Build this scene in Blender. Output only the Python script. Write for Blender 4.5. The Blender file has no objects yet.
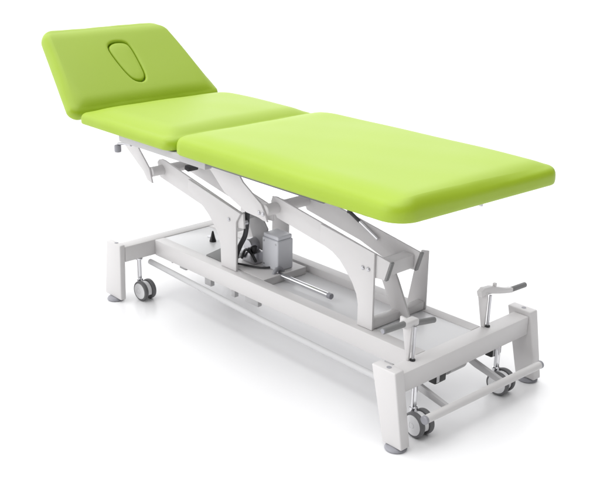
import bpy, bmesh, math, random
from mathutils import Vector, Matrix
random.seed(4)
sc = bpy.context.scene
col = sc.collection

# ------------------------------------------------------------------ materials
def mat(name, color, rough=.5, metal=0.0, bump=0.0, bscale=400, coat=0.0, vary=0.0, vscale=6, spec=.5, rvary=0.0, bdist=.0004):
    m = bpy.data.materials.new(name); m.use_nodes = True
    nt = m.node_tree; b = nt.nodes['Principled BSDF']
    b.inputs['Base Color'].default_value = (*color, 1)
    b.inputs['Roughness'].default_value = rough
    b.inputs['Metallic'].default_value = metal
    b.inputs['Specular IOR Level'].default_value = spec
    if coat:
        b.inputs['Coat Weight'].default_value = coat
        b.inputs['Coat Roughness'].default_value = .25
    tc = nt.nodes.new('ShaderNodeTexCoord')
    if vary or rvary:
        n = nt.nodes.new('ShaderNodeTexNoise'); n.inputs['Scale'].default_value = vscale
        n.inputs['Detail'].default_value = 5
        nt.links.new(tc.outputs['Object'], n.inputs['Vector'])
        if vary:
            mx = nt.nodes.new('ShaderNodeMix'); mx.data_type = 'RGBA'
            mx.inputs[6].default_value = (*[c*(1-vary) for c in color], 1)
            mx.inputs[7].default_value = (*[min(1, c*(1+vary)) for c in color], 1)
            nt.links.new(n.outputs['Fac'], mx.inputs[0]); nt.links.new(mx.outputs[2], b.inputs['Base Color'])
        if rvary:
            r = nt.nodes.new('ShaderNodeMapRange')
            r.inputs['To Min'].default_value = rough-rvary; r.inputs['To Max'].default_value = rough+rvary
            nt.links.new(n.outputs['Fac'], r.inputs['Value']); nt.links.new(r.outputs['Result'], b.inputs['Roughness'])
    if bump:
        n2 = nt.nodes.new('ShaderNodeTexNoise'); n2.inputs['Scale'].default_value = bscale; n2.inputs['Detail'].default_value = 3
        bp = nt.nodes.new('ShaderNodeBump'); bp.inputs['Strength'].default_value = bump; bp.inputs['Distance'].default_value = bdist
        nt.links.new(tc.outputs['Object'], n2.inputs['Vector']); nt.links.new(n2.outputs['Fac'], bp.inputs['Height'])
        nt.links.new(bp.outputs['Normal'], b.inputs['Normal'])
    return m

M = dict(
    vinyl=mat('green_vinyl', (.362, .520, .022), .44, bump=.55, bscale=420, vary=.035, vscale=3, rvary=.06, spec=.55),
    backing=mat('white_backing_board', (.70, .70, .70), .5, vary=.03),
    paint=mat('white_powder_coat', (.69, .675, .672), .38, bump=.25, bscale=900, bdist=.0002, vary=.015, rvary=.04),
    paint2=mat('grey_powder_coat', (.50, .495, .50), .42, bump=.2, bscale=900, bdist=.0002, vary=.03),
    board=mat('white_deck_sheet', (.80, .80, .81), .30, vary=.01, rvary=.04),
    chrome=mat('chrome', (.78, .78, .80), .12, metal=1.0),
    steel=mat('brushed_steel', (.55, .55, .57), .32, metal=1.0, vary=.05),
    dark=mat('dark_rubber', (.055, .055, .058), .6, bump=.3, bscale=300, vary=.1),
    tyre=mat('grey_tyre', (.14, .14, .145), .5, vary=.08),
    grip=mat('grey_grip_rubber', (.23, .23, .23), .6, bump=.4, bscale=350, vary=.08),
    foot=mat('grey_foot_plastic', (.33, .33, .36), .4, vary=.05),
    plast=mat('white_plastic', (.78, .78, .79), .3),
    housing=mat('pale_blue_grey_housing', (.70, .71, .745), .35, vary=.02),
    black=mat('black_plastic', (.012, .012, .013), .35),
    paint_mid=mat('light_grey_powder_coat', (.60, .60, .605), .42, bump=.2, bscale=900, bdist=.0002, vary=.02),
    frame_shade=mat('frame_shade_grey', (.13, .13, .135), .4, vary=.05),  # dark tone paints the shade along the upper frame
    floor=mat('white_studio_floor', (.92, .92, .925), .26, spec=.35, rvary=.03, vscale=1.3),
)

# ------------------------------------------------------------------ helpers
def link(name, bm, m, parent=None, smooth=True, angle=35):
    me = bpy.data.meshes.new(name)
    bmesh.ops.recalc_face_normals(bm, faces=bm.faces)
    bm.to_mesh(me); bm.free()
    if smooth:
        me.shade_smooth(); me.set_sharp_from_angle(angle=math.radians(angle))
    o = bpy.data.objects.new(name, me); col.objects.link(o)
    me.materials.append(M[m] if isinstance(m, str) else m)
    if m == 'vinyl': me.materials.append(M['backing'])
    if parent: o.parent = parent
    return o

def B(): return bmesh.new()

def bevel_new(bm, faces, r, seg=2):
    if r <= 0: return
    es = {e for f in faces for e in f.edges}
    es = [e for e in es if len(e.link_faces) == 2 and e.calc_face_angle(0) > .35]
    bmesh.ops.bevel(bm, geom=es, offset=r, segments=seg, affect='EDGES', profile=.5, clamp_overlap=True)

def box(bm, x0, x1, y0, y1, z0, z1, r=.002, seg=2):
    t = B()
    vs = [t.verts.new((x, y, z)) for x in (x0, x1) for y in (y0, y1) for z in (z0, z1)]
    for q in ((0,1,3,2),(4,6,7,5),(0,4,5,1),(2,3,7,6),(0,2,6,4),(1,5,7,3)): t.faces.new([vs[i] for i in q])
    bmesh.ops.recalc_face_normals(t, faces=t.faces)
    bevel_new(t, t.faces, r, seg); merge(bm, t)

def merge(bm, t, mtx=None):
    me = bpy.data.meshes.new('tmp'); 
    if mtx is not None: t.transform(mtx)
    t.to_mesh(me); t.free(); bm.from_mesh(me); bpy.data.meshes.remove(me)

def prism(bm, pts, y0, y1, r=.0015, axis='y', seg=2):
    """pts: polygon in the plane across `axis`"""
    def P(a, b, c):
        return {'y': (a, c, b), 'x': (c, a, b), 'z': (a, b, c)}[axis]
    t = B()
    a = [t.verts.new(P(u, v, y0)) for u, v in pts]; b = [t.verts.new(P(u, v, y1)) for u, v in pts]
    t.faces.new(a); t.faces.new(b[::-1])
    n = len(pts)
    for i in range(n): t.faces.new((a[i], b[i], b[(i+1) % n], a[(i+1) % n]))
    bmesh.ops.recalc_face_normals(t, faces=t.faces)
    bevel_new(t, t.faces, r, seg); merge(bm, t)

def tube(bm, pts, r, seg=20, cap=True, r_end=None):
    pts = [Vector(p) for p in pts]; rings = []
    n = len(pts); up = None
    for i, p in enumerate(pts):
        if i == 0: d = pts[1]-p
        elif i == n-1: d = p-pts[i-1]
        else: d = (pts[i+1]-p).normalized()+(p-pts[i-1]).normalized()
        d.normalize()
        if up is None:
            up = Vector((0,0,1)) if abs(d.z) < .9 else Vector((1,0,0))
        s = d.cross(up).normalized(); up = s.cross(d).normalized()
        rr = r if r_end is None else r+(r_end-r)*i/(n-1)
        rings.append([bm.verts.new(p+(s*math.cos(a)+up*math.sin(a))*rr) for a in [2*math.pi*k/seg for k in range(seg)]])
    for i in range(n-1):
        for k in range(seg):
            bm.faces.new((rings[i][k], rings[i][(k+1) % seg], rings[i+1][(k+1) % seg], rings[i+1][k]))
    if cap: bm.faces.new(rings[0][::-1]); bm.faces.new(rings[-1])

def lathe(bm, prof, org, axis='z', seg=40):
    """prof: (radius, height) pairs; closed with end caps"""
    A = {'z': (Vector((1,0,0)), Vector((0,1,0)), Vector((0,0,1))),
         'y': (Vector((1,0,0)), Vector((0,0,1)), Vector((0,1,0))),
         'x': (Vector((0,1,0)), Vector((0,0,1)), Vector((1,0,0)))}[axis]
    o = Vector(org); rings = []
    for r, h in prof:
        r = max(r, .0002)
        rings.append([bm.verts.new(o+A[2]*h+(A[0]*math.cos(a)+A[1]*math.sin(a))*r) for a in [2*math.pi*k/seg for k in range(seg)]])
    for i in range(len(rings)-1):
        for k in range(seg):
            bm.faces.new((rings[i][k], rings[i][(k+1) % seg], rings[i+1][(k+1) % seg], rings[i+1][k]))
    bm.faces.new(rings[0]); bm.faces.new(rings[-1][::-1])

def smooth_curve(pts, n=8):
    out = []
    P = [Vector(p) for p in pts]
    for i in range(len(P)-1):
        p0 = P[max(i-1, 0)]; p1 = P[i]; p2 = P[i+1]; p3 = P[min(i+2, len(P)-1)]
        for k in range(n):
            t = k/n
            out.append(.5*((2*p1)+(p2-p0)*t+(2*p0-5*p1+4*p2-p3)*t*t+(3*p1-p0-3*p2+p3)*t**3))
    out.append(P[-1]); return out

# ------------------------------------------------------------------ root
root = bpy.data.objects.new('treatment_table', None); col.objects.link(root)
root.location = (-.32, 0, 0)
root['label'] = 'height adjustable treatment table with lime green vinyl cushions on a white steel base with castors'
root['category'] = 'treatment table'
OX = .32      # all part meshes are written in scene coordinates, shifted into the root's frame
def part(name, bm, m, parent=root, **k):
    bm.transform(Matrix.Translation((OX, 0, 0)))
    return link(name, bm, m, parent, **k)

# ------------------------------------------------------------------ cushions
def outline(poly, radii, arc=12, step=.02):
    """rounded convex polygon (ccw) -> points, outward normals"""
    n = len(poly); P = [Vector(p) for p in poly]; pts = []; nr = []
    segs = []
    for i in range(n):
        a, b, c = P[i-1], P[i], P[(i+1) % n]
        d1 = (a-b).normalized(); d2 = (c-b).normalized()
        ang = d1.angle(d2); t = radii[i]/math.tan(ang/2)
        s = b+d1*t; e = b+d2*t; ce = b+(d1+d2).normalized()*(radii[i]/math.sin(ang/2))
        segs.append((s, e, ce))
    for i in range(n):
        s, e, ce = segs[i]
        a0 = math.atan2(s.y-ce.y, s.x-ce.x); a1 = math.atan2(e.y-ce.y, e.x-ce.x)
        while a1 < a0: a1 += 2*math.pi
        for k in range(arc+1):
            a = a0+(a1-a0)*k/arc; d = Vector((math.cos(a), math.sin(a)))
            pts.append(ce+d*radii[i]); nr.append(d)
        s2 = segs[(i+1) % n][0]; L = (s2-e).length; m = max(1, int(L/step))
        d = (s2-e).normalized(); nn = Vector((d.y, -d.x))
        for k in range(1, m): pts.append(e+(s2-e)*(k/m)); nr.append(nn)
    return pts, nr

def wob(x, y):
    return .0009*math.sin(7.3*x+1.3)*math.sin(8.1*y+.4)+.0006*math.sin(17*x+9*y+2)+.0004*math.sin(31*y-13*x)

def cushion(poly, radii, T, crown=.006, edge=.024, roll=.068, rollh=None, side=.70, hole=None, rb=.004):
    """returns bm with the underside at z = 0 and the upholstered top near z = T"""
    bm = B(); pts, nr = outline(poly, radii); n = len(pts)
    h0 = T*side
    prof = [(.010, 0), (.0045, .001), (.0015, .0035), (.0004, .008), (0, .013), (.0005, h0*.52), (.0022, h0*.66),
            (.0055, h0*.80), (.0100, h0*.89), (.0160, h0*.955), (edge, h0)]
    xs = [q.x for q in pts]; ys = [q.y for q in pts]
    mx, my = (max(xs)+min(xs))/2, (max(ys)+min(ys))/2; hw, hh = (max(xs)-min(xs))/2, (max(ys)-min(ys))/2
    def dome(x, y):
        u = min(1, abs(x-mx)/hw); v = min(1, abs(y-my)/hh)
        def g(d, r=roll): return 1-(1-min(1, max(0, d)/r))**2.3
        return crown*(1-u**3)*(1-v**3)+(T-h0)*g((1-u)*hw-edge, rollh if rollh and x < mx else roll)*g((1-v)*hh-edge)
    rings = []
    def ring(f): rings.append([bm.verts.new(f(i)) for i in range(n)])
    for ins, z in prof:
        def f(i, ins=ins, z=z):
            q = pts[i]-nr[i]*ins
            # the fabric is pulled in a little irregularly along the edge
            w = .0008*math.sin(23*pts[i].x+19*pts[i].y)+.0005*math.sin(61*pts[i].y-47*pts[i].x)
            q = q+nr[i]*w*min(1, z/.02)
            return (q.x, q.y, z+(wob(q.x, q.y)+dome(q.x, q.y))*min(1, z/h0)**3)
        ring(f)
    base = [pts[i]-nr[i]*edge for i in range(n)]
    if hole is None:
        # inner rings shrink towards a spine so that the crown stays smooth
        c = sum(base, Vector((0, 0)))/n
        K = 30
        for k in range(1, K):
            s = (k/K)**1.5
            def f(i, s=s):
                q = base[i].lerp(c, s)
                return (q.x, q.y, h0+dome(q.x, q.y)+wob(q.x, q.y))
            ring(f)
        cv = bm.verts.new((c.x, c.y, h0+dome(c.x, c.y)+wob(c.x, c.y)))
        for i in range(n): bm.faces.new((rings[-1][i], rings[-1][(i+1) % n], cv))
    else:
        hc, hp = hole
        def hit(d):
            best = None
            for a, b in zip(hp, hp[1:]+hp[:1]):
                e = b-a; den = d.x*e.y-d.y*e.x
                if abs(den) < 1e-12: continue
                w = a-hc; t = (w.x*e.y-w.y*e.x)/den; u = (w.x*d.y-w.y*d.x)/den
                if t > 0 and -1e-6 <= u <= 1+1e-6 and (best is None or t < best): best = t
            return hc+d*best
        H = [hit((base[i]-hc).normalized()) for i in range(n)]
        K = 24
        for k in range(1, K+1):
            s = (k/K)**1.35
            def f(i, s=s):
                h = H[i]+(H[i]-hc).normalized()*.010
                q = base[i].lerp(h, s)
                return (q.x, q.y, h0+dome(q.x, q.y)+wob(q.x, q.y))
            ring(f)
        for off, dz in ((.0065, -.0007), (.0035, -.0020), (.0015, -.0040), (.0002, -.006), (0, -.012), (-.0005, -.022)):
            def f(i, off=off, dz=dz):
                q = H[i]+(H[i]-hc).normalized()*off
                return (q.x, q.y, h0+dome(q.x, q.y)+dz+wob(q.x, q.y))
            ring(f)
        bm.faces.new(rings[-1])
    for a, b in zip(rings, rings[1:]):
        for i in range(n): bm.faces.new((a[i], a[(i+1) % n], b[(i+1) % n], b[i]))
    f = bm.faces.new(rings[0][::-1]); f.material_index = 1      # backing board
    return bm

W = .335; T0 = .640
# leg section
bm = cushion([(-.606, -W), (.380, -W), (.412, W+.006), (-.606, W)], [.062, .075, .050, .062], .067, .008, roll=.060, rollh=.12, side=.80)
bm.transform(Matrix.Translation((0, 0, T0)))
leg_c = part('leg_section_cushion', bm, 'vinyl', angle=80)
bm = cushion([(-1.168, -W), (-.609, -W), (-.609, W), (-1.168, W)], [.030, .045, .045, .030], .060, .006, roll=.075, rollh=.12, side=.68)
bm.transform(Matrix.Translation((0, 0, T0)))
part('torso_section_cushion', bm, 'vinyl', angle=80)

# tilted headrest with its nose plug
th = math.radians(40.05); hx, hz, Lh = -1.2027, .6605, .4120
e1 = Vector((-math.cos(th), 0, math.sin(th))); n1 = Vector((math.sin(th), 0, math.cos(th))); yv = Vector((0, 1, 0))
# local frame: x = along the slope (up), y = -world y (keeps it right handed), z = normal
HM = Matrix(((e1.x, 0, n1.x, hx), (0, -1, 0, 0), (e1.z, 0, n1.z, hz), (0, 0, 0, 1)))
HM = HM @ Matrix.Translation((0, 0, -.030))
slot = [(.301, -.03), (.306, -.008), (.305, .012), (.301, .032), (.290, .046), (.252, .050), (.189, .047), (.127, .040), (.106, .030), (.096, .014), (.096, -.004),
        (.107, -.025), (.14, -.039), (.206, -.050), (.262, -.056), (.287, -.049)]
sp = [Vector((s, -y)) for s, y in slot]
def chaikin(p, k=3):
    for _ in range(k):
        q = []
        for a, b in zip(p, p[1:]+p[:1]): q += [a*.75+b*.25, a*.25+b*.75]
        p = q
    return p
sp = chaikin(sp, 3); hc = sum(sp, Vector((0, 0)))/len(sp)
bm = cushion([(-.004, -.352), (Lh, -.274), (Lh, .274), (-.004, .344)], [.030, .072, .060, .036], .052, .006, roll=.050, side=.80, hole=(hc, sp))
bm.transform(HM)
head = part('headrest_cushion', bm, 'vinyl', angle=80)
bm = B(); rings = []
ang = [(p-hc) for p in sp]
top = .052+.0055
for sc_, dz in ((.93, -.020), (.935, -.010), (.93, -.0065), (.915, -.0040), (.88, -.0022), (.84, -.0012), (.6, -.0008), (.3, -.0004)):
    rings.append([bm.verts.new((hc.x+a.x*sc_*1.0, hc.y+a.y*sc_, top+dz+wob(hc.x+a.x, hc.y+a.y))) for a in ang])
for a, b in zip(rings, rings[1:]):
    for i in range(len(a)): bm.faces.new((a[i], a[(i+1) % len(a)], b[(i+1) % len(a)], b[i]))
bm.faces.new(rings[0][::-1]); bm.faces.new(rings[-1])
bm.transform(HM)
part('nose_plug', bm, 'vinyl', head, angle=80)
# headrest hinge arms under the pads
for y in (-.11, .11):
    bm = B()
    prism(bm, [(-1.10, .606), (-1.10, .632), (-1.195, .632), (-1.42, .820), (-1.435, .802), (-1.21, .606)], y-.004, y+.004)
    part('headrest_hinge', bm, 'paint2')

# ------------------------------------------------------------------ upper frame
bm = B()
for y in (-.3, .3):
    s = -1 if y < 0 else 1
    box(bm, -.935, -.446, y-.014, y+.014, .613, .6375, .003)
for x in (-.915, -.47): box(bm, x-.014, x+.014, -.2855, .2855, .614, .636, .003)
for y in (-.19, .12): box(bm, -1.13, -.50, y-.012, y+.012, .608, .637, .003)
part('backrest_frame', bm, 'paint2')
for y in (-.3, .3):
    bm = B(); box(bm, -.443, .082, y-.012, y+.012, .628, .6375, .002); part('shade_rail', bm, 'frame_shade')  # dark strip stands in for the shadow at the upper frame's edge
bm = B()
for y in (-.20, .03): box(bm, -.60, .22, y-.0125, y+.0125, .598, .6385, .003)
for x in (-.43, .07, .215): box(bm, x-.012, x+.012, -.287, .287, .6205, .6392, .002)
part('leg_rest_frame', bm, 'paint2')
bm = B()   # locking lever and knob at the head end
tube(bm, [(-.962, -.3, .597), (-.925, -.3, .606), (-.880, -.3, .609)], .0050, 12)
part('lever_rod', bm, 'steel')
bm = B(); lathe(bm, [(.009, -.013), (.0115, -.0115), (.0122, -.008), (.0122, .008), (.0115, .0115), (.009, .013)], (-.966, -.3, .580), 'z', 24)
part('lever_knob', bm, 'foot')
bm = B(); tube(bm, [(.352, .035, .618), (.352, .035, .641)], .006, 12)
part('locating_pin', bm, 'steel')

# hanger brackets
def bracket(pts, y, t=.007, m='paint'):
    bm = B(); prism(bm, pts, y-t/2, y+t/2, .0015); return part('hanger_bracket', bm, m)
U0 = [(-1.115, .606), (-1.022, .606), (-.979, .556), (-.921, .500), (-.905, .449), (-.936, .455), (-.958, .482), (-1.064, .551)]
U1 = [(-.612, .598), (-.428, .598), (-.398, .565), (-.308, .513), (-.290, .487), (-.277, .460), (-.300, .462), (-.318, .466), (-.379, .469), (-.491, .510), (-.558, .566)]
bracket(U0, -.20); bracket(U1, -.20)
bracket([(-.612, .598), (-.428, .598), (-.398, .565), (-.320, .522), (-.290, .500), (-.300, .478), (-.335, .474), (-.400, .490), (-.491, .516), (-.558, .566)], .030)
bm = B()
for x in (-.315, -.296): lathe(bm, [(.0065, 0), (.0065, -.003), (.0045, -.0045)], (x, -.2035, .4835), 'y', 14)
part('bolt', bm, 'steel')

# ------------------------------------------------------------------ lift arms (channel section, dark end caps)
def arm(pts, y0, y1):
    bm = B(); prism(bm, pts, y0, y1, .002); return part('lift_arm', bm, 'paint')
AA = [(-.954, .508), (-.944, .519), (-.926, .524), (-.909, .523), (-.465, .428), (-.462, .378), (-.524, .372), (-.580, .378), (-.683, .406), (-.940, .455)]
AB = [(-.327, .505), (-.322, .519), (-.312, .526), (-.300, .527), (.188, .446), (.169, .386), (.122, .382), (.060, .386), (.005, .401), (-.054, .419), (-.297, .459)]
for y0, y1 in ((-.1455, -.137), (-.016, -.008)):
    a = arm(AA, y0, y1); b = arm(AB, y0, y1)
    bm = B()
    prism(bm, [(.1892, .4465), (.1952, .4455), (.1762, .3850), (.1702, .3860)], y0-.001, y1+.003, .0008)
    part('end_cap', bm, 'grip', b)
# cross tubes at the pivots
def crosstube(x, z, y0, y1, r, m='paint'):
    bm = B(); lathe(bm, [(r*.85, y0), (r, y0+.002), (r, y1-.002), (r*.85, y1)], (x, 0, z), 'y', 28); return part('pivot_tube', bm, m)
crosstube(-.924, .485, -.196, -.012, .018)
crosstube(-.300, .492, -.196, .028, .019)
crosstube(-.530, .395, -.137, .086, .013, 'paint2')
crosstube(.100, .405, -.137, -.016, .013, 'paint2')
bm = B(); box(bm, .128, .168, -.1368, -.0162, .392, .436, .004); part('end_spacer', bm, 'paint')
bm = B(); box(bm, -.882, -.858, -.078, -.030, .480, .498, .004); bm.transform(Matrix.Translation((-.87, 0, .489)) @ Matrix.Rotation(math.radians(14), 4, 'Y') @ Matrix.Translation((.87, 0, -.489)))
part('rubber_buffer', bm, 'dark')
bm = B(); tube(bm, [(-.084, -.024, .499), (.027, -.024, .446)], .0048, 14); part('gas_strut', bm, 'chrome')
bm = B(); tube(bm, [(-.095, -.024, .504), (-.050, -.024, .483)], .0056, 16); box(bm, -.101, -.089, -.030, -.018, .499, .599, .002)
part('strut_cylinder', bm, 'dark')

# legs of the lift
LA = [(-.757, .4475), (-.705, .424), (-.672, .408), (-.640, .385), (-.612, .355), (-.590, .325), (-.578, .290), (-.576, .2195), (-.495, .2195), (-.493, .397), (-.478, .420), (-.470, .4315), (-.757, .4875)]
LB = [(-.090, .4335), (-.037, .419), (-.005, .402), (.022, .377), (.050, .346), (.068, .315), (.076, .285), (.076, .2195), (.137, .2195), (.1345, .4605), (-.090, .4935)]
def leg(pts, y0, y1):
    bm = B(); prism(bm, pts, y0, y1, .0015); return part('lift_leg', bm, 'paint')
leg(LA, -.154, -.146); leg(LB, -.154, -.146); leg([(.108, .408), (.084, .338), (.062, .2195), (.136, .2195), (.134, .412)], .086, .094)
leg([(-.585, .2195), (-.500, .2195), (-.500, .420), (-.585, .420)], .086, .094)
bm = B(); prism(bm, [(.050, .336), (.100, .375), (.118, .345), (.182, .2195), (.112, .2195), (.070, .300)], -.030, -.022, .0015); part('brace_plate', bm, 'paint')
bm = B(); box(bm, .104, .134, -.1455, .0855, .2195, .246, .003); part('base_crossbar', bm, 'paint')
bm = B(); prism(bm, [(-.584, .384), (-.515, .402), (-.472, .350), (-.500, .266), (-.536, .272)], -.034, -.027, .001); part('rocker_plate', bm, 'paint2')
for x, z in ((-.529, .398), (.092, .406), (.114, .407)):
    bm = B(); lathe(bm, [(.0065, 0), (.0065, -.003), (.0045, -.0048)], (x, -.1538, z), 'y', 14); part('bolt', bm, 'steel')
bm = B(); lathe(bm, [(.009, -.1368), (.009, -.118), (.006, -.116)], (-.480, 0, .392), 'y', 20); part('pivot_pin', bm, 'steel')

# actuator
bm = B(); box(bm, -.480, -.398, -.050, .020, .2195, .328, .005, 3); mh = part('motor_housing', bm, 'housing')
bm = B(); box(bm, -.477, -.401, -.047, .017, .3285, .343, .004, 3); part('housing_lid', bm, 'housing', mh)
for x in (-.470, -.408):
    for z in (.232, .316):
        bm = B(); lathe(bm, [(.0035, -.0503), (.0035, -.0514), (.002, -.0518)], (x, 0, z), 'y', 12); part('screw', bm, 'steel', mh)
bm = B(); tube(bm, smooth_curve([(-.4385, -.047, .226), (-.448, -.062, .2245), (-.470, -.080, .2245), (-.52, -.100, .2245), (-.56, -.118, .2245)]), .0035, 10); part('signal_cable', bm, 'dark')
bm = B()
box(bm, -.575, -.500, -.068, -.022, .2195, .262, .006)
lathe(bm, [(.021, -.070), (.024, -.066), (.024, -.020), (.020, -.016)], (-.535, 0, .283), 'y', 28)
part('motor', bm, 'steel')
bm = B()
tube(bm, smooth_curve([(-.560, -.074, .232), (-.535, -.078, .270), (-.505, -.076, .262), (-.488, -.070, .235)]), .005, 10)
lathe(bm, [(.010, 0), (.012, .004), (.012, .022), (.006, .026)], (-.512, -.060, .262), 'z', 18)
part('motor_cable', bm, 'black')
bm = B(); tube(bm, smooth_curve([(-.492, -.104, .425), (-.492, -.108, .380), (-.499, -.110, .338), (-.525, -.112, .292), (-.545, -.112, .250), (-.548, -.112, .222)]), .0085, 14)
part('power_cable', bm, 'dark')
# rod on the deck with its curved clamp
bm = B(); tube(bm, [(-.405, -.050, .213), (-.150, -.050, .213)], .009, 24); part('actuator_rod', bm, 'chrome')
bm = B(); lathe(bm, [(.0100, 0), (.0100, .014), (.008, .016)], (-.152, -.050, .213), 'x', 24); part('rod_end', bm, 'foot')
bm = B(); tube(bm, [(-.395, -.050+.024*math.cos(a), .200+.034*math.sin(a)) for a in [math.pi*k/14 for k in range(15)]], .0065, 12)
part('rod_clamp', bm, 'foot')

# ------------------------------------------------------------------ base
bm = B()
box(bm, -1.000, -.946, -.304, .304, .160, .2185, .003)
part('head_crossbeam', bm, 'paint')
bm = B(); box(bm, .325, .380, -.290, .290, .158, .2185, .003)
part('foot_crossbeam', bm, 'paint')
bm = B(); box(bm, -.9455, .3245, -.175, -.132, .158, .2185, .003); part('side_beam', bm, 'paint')
bm = B(); box(bm, -.9455, .3245, .078, .120, .158, .2185, .003); part('side_beam', bm, 'paint')
for x0, x1 in ((-.945, -.585), (.105, .324)):
    bm = B(); box(bm, x0, x1, -.1315, .0775, .208, .2165, .001); part('deck_panel', bm, 'board')
bm = B(); box(bm, -.5845, .1045, -.1315, .0775, .186, .192, .001)
part('deck_tray', bm, 'board')
bm = B(); box(bm, -.59, -.375, -.1310, .060, .1925, .2193, .002); part('mounting_plate', bm, 'paint')
bm = B(); lathe(bm, [(.014, 0), (.014, .001), (.009, .0016)], (-.845, .010, .2167), 'z', 24); part('drain_plug', bm, 'steel')
bm = B(); lathe(bm, [(.0125, 0), (.0125, .003), (.008, .018), (.0045, .034), (.003, .040)], (-.796, -.019, .2167), 'z', 24); part('rubber_stop', bm, 'black')
bm = B(); prism(bm, [(-.690, -.131), (-.712, -.045), (-.600, -.020), (-.592, -.131)], .2167, .2205, .0005, axis='z'); part('deck_opening_patch', bm, 'grip')  # grey patch paints the dark of an opening in the deck

# posts
def post(px, y0, y1, head_end):
    bm = B()
    if head_end: pts = [(-1.032, .228), (-.943, .228), (-.953, .013), (-1.060, .013)]
    else: pts = [(.298, .232), (.384, .232), (.420, .013), (.350, .013)]
    prism(bm, pts, y0, y1, .004, seg=3)
    p = part('corner_post', bm, 'paint')
    cx = (pts[2][0]+pts[3][0])/2; cy = (y0+y1)/2
    bm = B(); lathe(bm, [(.027, .0), (.031, .002), (.0315, .005), (.028, .010), (.018, .0128)], (cx, cy, 0), 'z', 40)
    part('foot_pad', bm, 'foot', p)
    bm = B(); lathe(bm, [(.007, 0), (.007, .0008)], ((pts[0][0]+pts[1][0])/2+.005, cy, pts[0][1]+.0001), 'z', 20)
    part('plug', bm, 'foot', p)
post(0, -.327, -.2905, 0); post(0, .2905, .327, 0)
post(0, -.327, -.3045, 1); post(0, .3045, .327, 1)

# castors
def castor(sx, sy, wx, wy, yaw):
    r = .0375
    T = Matrix.Translation((wx, wy, 0)) @ Matrix.Rotation(yaw, 4, 'Z')
    hb = B()
    # fork body between the wheels: a hood over the axle
    pts = [(r*.86*math.cos(a), r+r*.86*math.sin(a)) for a in [math.radians(-25+i*14) for i in range(16)]]
    prism(hb, pts, -.0085, .0085, .002)
    hb.transform(T)
    c = part('castor', hb, 'plast')
    for s in (-1, 1):
        bm = B()
        y0 = s*.010; y1 = s*.026
        lathe(bm, [(r*.70, y0), (r*.93, y0), (r, y0+s*.004), (r, y1-s*.005), (r*.97, y1-s*.0015), (r*.92, y1), (r*.84, y1+s*.0002), (r*.82, y1-s*.002)], (0, 0, r), 'y', 48)
        bm.transform(T)
        w = part('wheel', bm, 'tyre', c)
        bm = B()
        lathe(bm, [(r*.82, y1-s*.0018), (r*.80, y1+s*.0004), (r*.62, y1+s*.0018), (r*.30, y1+s*.0026), (r*.28, y1+s*.0016), (r*.20, y1+s*.0016), (r*.18, y1+s*.0034), (.001, y1+s*.0036)], (0, 0, r), 'y', 40)
        bm.transform(T)
        part('hub_cap', bm, 'plast', c)
    bm = B()
    lathe(bm, [(.0085, .074), (.0085, .157), (.0088, .158)], (sx, sy, 0), 'z', 20)
    lathe(bm, [(.014, .153), (.014, .1578)], (sx, sy, 0), 'z', 20)
    lathe(bm, [(.012, .066), (.012, .076), (.0085, .078)], (sx, sy, 0), 'z', 20)
    part('castor_stem', bm, 'chrome', c)
    return c
castor(.352, -.203, .378, -.206, math.radians(-6))
castor(.356, .175, .380, .172, math.radians(4))
castor(-.962, -.236, -.936, -.232, math.radians(3))
castor(-.962, .19, -.936, .19, math.radians(-5))

# foot bars
bm = B(); tube(bm, [(-.950, -.195, .136), (-.320, -.195, .114), (.300, -.195, .106)], .0105, 20); part('foot_bar', bm, 'paint_mid')
bm = B(); tube(bm, [(.440, -.255, .093), (.440, .278, .080)], .0120, 28); cb = part('foot_bar', bm, 'paint')
for y, z, s in ((-.255, .093, -1), (.278, .080, 1)):
    bm = B(); lathe(bm, [(.0122, 0), (.0126, s*.001), (.0126, s*.008), (.010, s*.010)], (.440, y, z), 'y', 28); part('end_cap', bm, 'foot', cb)
for y, z in ((-.158, .092), (.098, .082)):
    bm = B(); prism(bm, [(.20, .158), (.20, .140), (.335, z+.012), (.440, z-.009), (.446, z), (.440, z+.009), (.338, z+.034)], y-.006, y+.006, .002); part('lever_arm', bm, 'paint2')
for x, w, z0 in ((-.636, .018, .141), (-.495, .010, .142), (-.397, .034, .146)):
    bm = B(); box(bm, x-w, x+w, -.168, -.150, z0-.012, .1575, .003); part('rail_hanger', bm, 'paint2')
bm = B(); prism(bm, [(-.925, .157), (-.872, .157), (-.880, .128), (-.925, .118)], -.118, -.098, .002); part('rubber_block', bm, 'black')
bm = B(); box(bm, -.885, -.845, -.11, -.085, .108, .157, .003); part('rail_hanger', bm, 'paint2')
for y in (-.078, .188):
    bm = B(); box(bm, .318, .345, y-.026, y+.024, .106, .1575, .004); 
    pb = part('pedal_block', bm, 'black')
    bm = B(); box(bm, .3455, .3475, y-.022, y-.010, .112, .150, .0008); part('block_edge', bm, 'plast', pb)
bm = B(); lathe(bm, [(.020, -.040), (.030, -.036), (.030, .036), (.020, .040)], (.318, .0, .138), 'y', 32); part('shaft_drum', bm, 'paint2')

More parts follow.
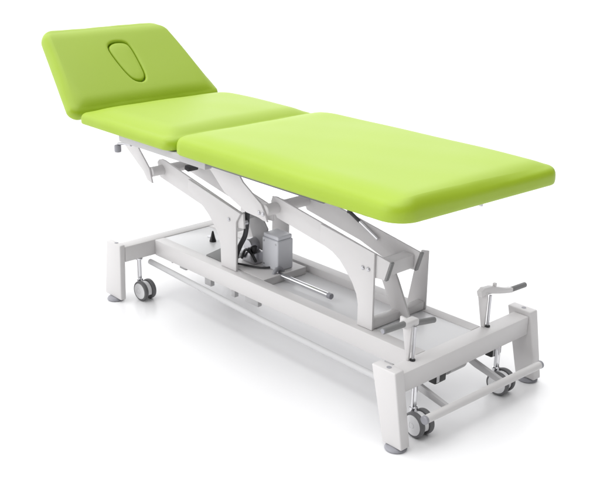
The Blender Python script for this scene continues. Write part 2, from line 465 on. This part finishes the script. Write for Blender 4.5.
# pedals
bm = B()
prism(bm, [(.328, .2185), (.338, .2185), (.342, .318), (.338, .338), (.300, .342), (.300, .322), (.312, .310)], -.222, -.214, .002)
box(bm, .314, .342, -.243, -.186, .318, .339, .006, 3)
ped = part('foot_pedal', bm, 'paint')
bm = B(); tube(bm, [(.343, -.209, .2185), (.346, -.209, .322)], .0042, 14); part('pedal_rod', bm, 'steel', ped)
bm = B(); lathe(bm, [(.008, 0), (.008, .004), (.005, .006)], (.343, -.209, .2185), 'z', 16); part('rod_grommet', bm, 'black', ped)
for a, b in (((.331, -.240, .333), (.331, -.322, .337)), ((.331, -.190, .322), (.331, -.112, .309))):
    bm = B(); tube(bm, [a, b], .0088, 20); g = part('grip', bm, 'grip', ped)
    d = (Vector(b)-Vector(a)).normalized()
    bm = B(); tube(bm, [Vector(b)-d*.001, Vector(b)+d*.003], .0066, 16); part('grip_cap', bm, 'foot', ped)
bm = B()
prism(bm, [(.326, .2185), (.338, .2185), (.341, .312), (.338, .331), (.312, .341), (.306, .318)], .118, .126, .002)
tt = B()
arc = [(.094, .337), (.112, .345), (.150, .341), (.190, .327), (.225, .315), (.258, .308), (.258, .292), (.222, .299), (.185, .308), (.150, .317), (.118, .320), (.100, .318)]
prism(tt, arc, .318, .336, .003, axis='x'); merge(bm, tt)
box(bm, .322, .332, .166, .176, .334, .345, .002)
ped = part('foot_pedal', bm, 'paint')
bm = B(); tube(bm, [(.341, .132, .2185), (.343, .132, .320)], .0042, 14); part('pedal_rod', bm, 'steel', ped)
bm = B(); lathe(bm, [(.008, 0), (.008, .004), (.005, .006)], (.341, .132, .2185), 'z', 16); part('rod_grommet', bm, 'black', ped)
bm = B(); tube(bm, [(.327, .254, .300), (.327, .330, .297)], .0085, 20); part('grip', bm, 'grip', ped)

# ------------------------------------------------------------------ floor
bm = B()
S = 60
vs = [bm.verts.new(p) for p in ((-S, -S, 0), (S, -S, 0), (S, S, 0), (-S, S, 0))]
bm.faces.new(vs)
fl = link('floor', bm, 'floor', smooth=False); fl['kind'] = 'structure'

# ------------------------------------------------------------------ light
w = bpy.data.worlds.new('World'); sc.world = w; w.use_nodes = True
nt = w.node_tree; bg = nt.nodes['Background']
# a white backdrop beyond the table, a darker studio on the camera's right
tc = nt.nodes.new('ShaderNodeTexCoord'); vm = nt.nodes.new('ShaderNodeVectorMath'); vm.operation = 'DOT_PRODUCT'
vm.inputs[1].default_value = Vector((-.93, .02, .30)).normalized()
mr = nt.nodes.new('ShaderNodeMapRange'); mr.interpolation_type = 'SMOOTHSTEP'
mr.inputs['From Min'].default_value = -.20; mr.inputs['From Max'].default_value = .75
mr.inputs['To Min'].default_value = .05; mr.inputs['To Max'].default_value = 1.65
nt.links.new(tc.outputs['Generated'], vm.inputs[0]); nt.links.new(vm.outputs['Value'], mr.inputs['Value'])
bg.inputs['Color'].default_value = (.985, .985, 1.0, 1)
nt.links.new(mr.outputs['Result'], bg.inputs['Strength'])
def sun(name, d, e, ang, colr=(1, 1, 1)):
    l = bpy.data.lights.new(name, 'SUN'); l.energy = e; l.angle = math.radians(ang); l.color = colr
    o = bpy.data.objects.new(name, l); col.objects.link(o)
    o.rotation_euler = Vector(d).to_track_quat('-Z', 'Y').to_euler(); o.location = (0, 0, 4); return o
sun('softbox_key', (-.12, .08, -1.0), 1.95, 75)
sun('added_fill', (.22, .93, -.34), .70, 40)  # added low fill, brightens the arms and deck under the pads

# ------------------------------------------------------------------ camera
cd = bpy.data.cameras.new('camera'); cam = bpy.data.objects.new('camera', cd); col.objects.link(cam)
F = Vector((-0.68803203, 0.64135384, -0.33952492)); R = Vector((0.67784054, 0.7350581, 0.01489237)); U = Vector((-0.25912182, 0.21989733, 0.94047916))
mw = Matrix.Identity(4)
for i in range(3):
    mw[i][0] = R[i]; mw[i][1] = U[i]; mw[i][2] = -F[i]
mw[0][3], mw[1][3], mw[2][3] = 1.87324, -2.065918, 1.402456
cam.matrix_world = mw
cd.sensor_fit = 'HORIZONTAL'; cd.sensor_width = 36; cd.lens = 959.8133*36/600
cd.clip_start = .05; cd.clip_end = 300
sc.camera = cam
sc.view_settings.view_transform = 'Standard'; sc.view_settings.look = 'None'
sc.view_settings.exposure = 0; sc.view_settings.gamma = 1
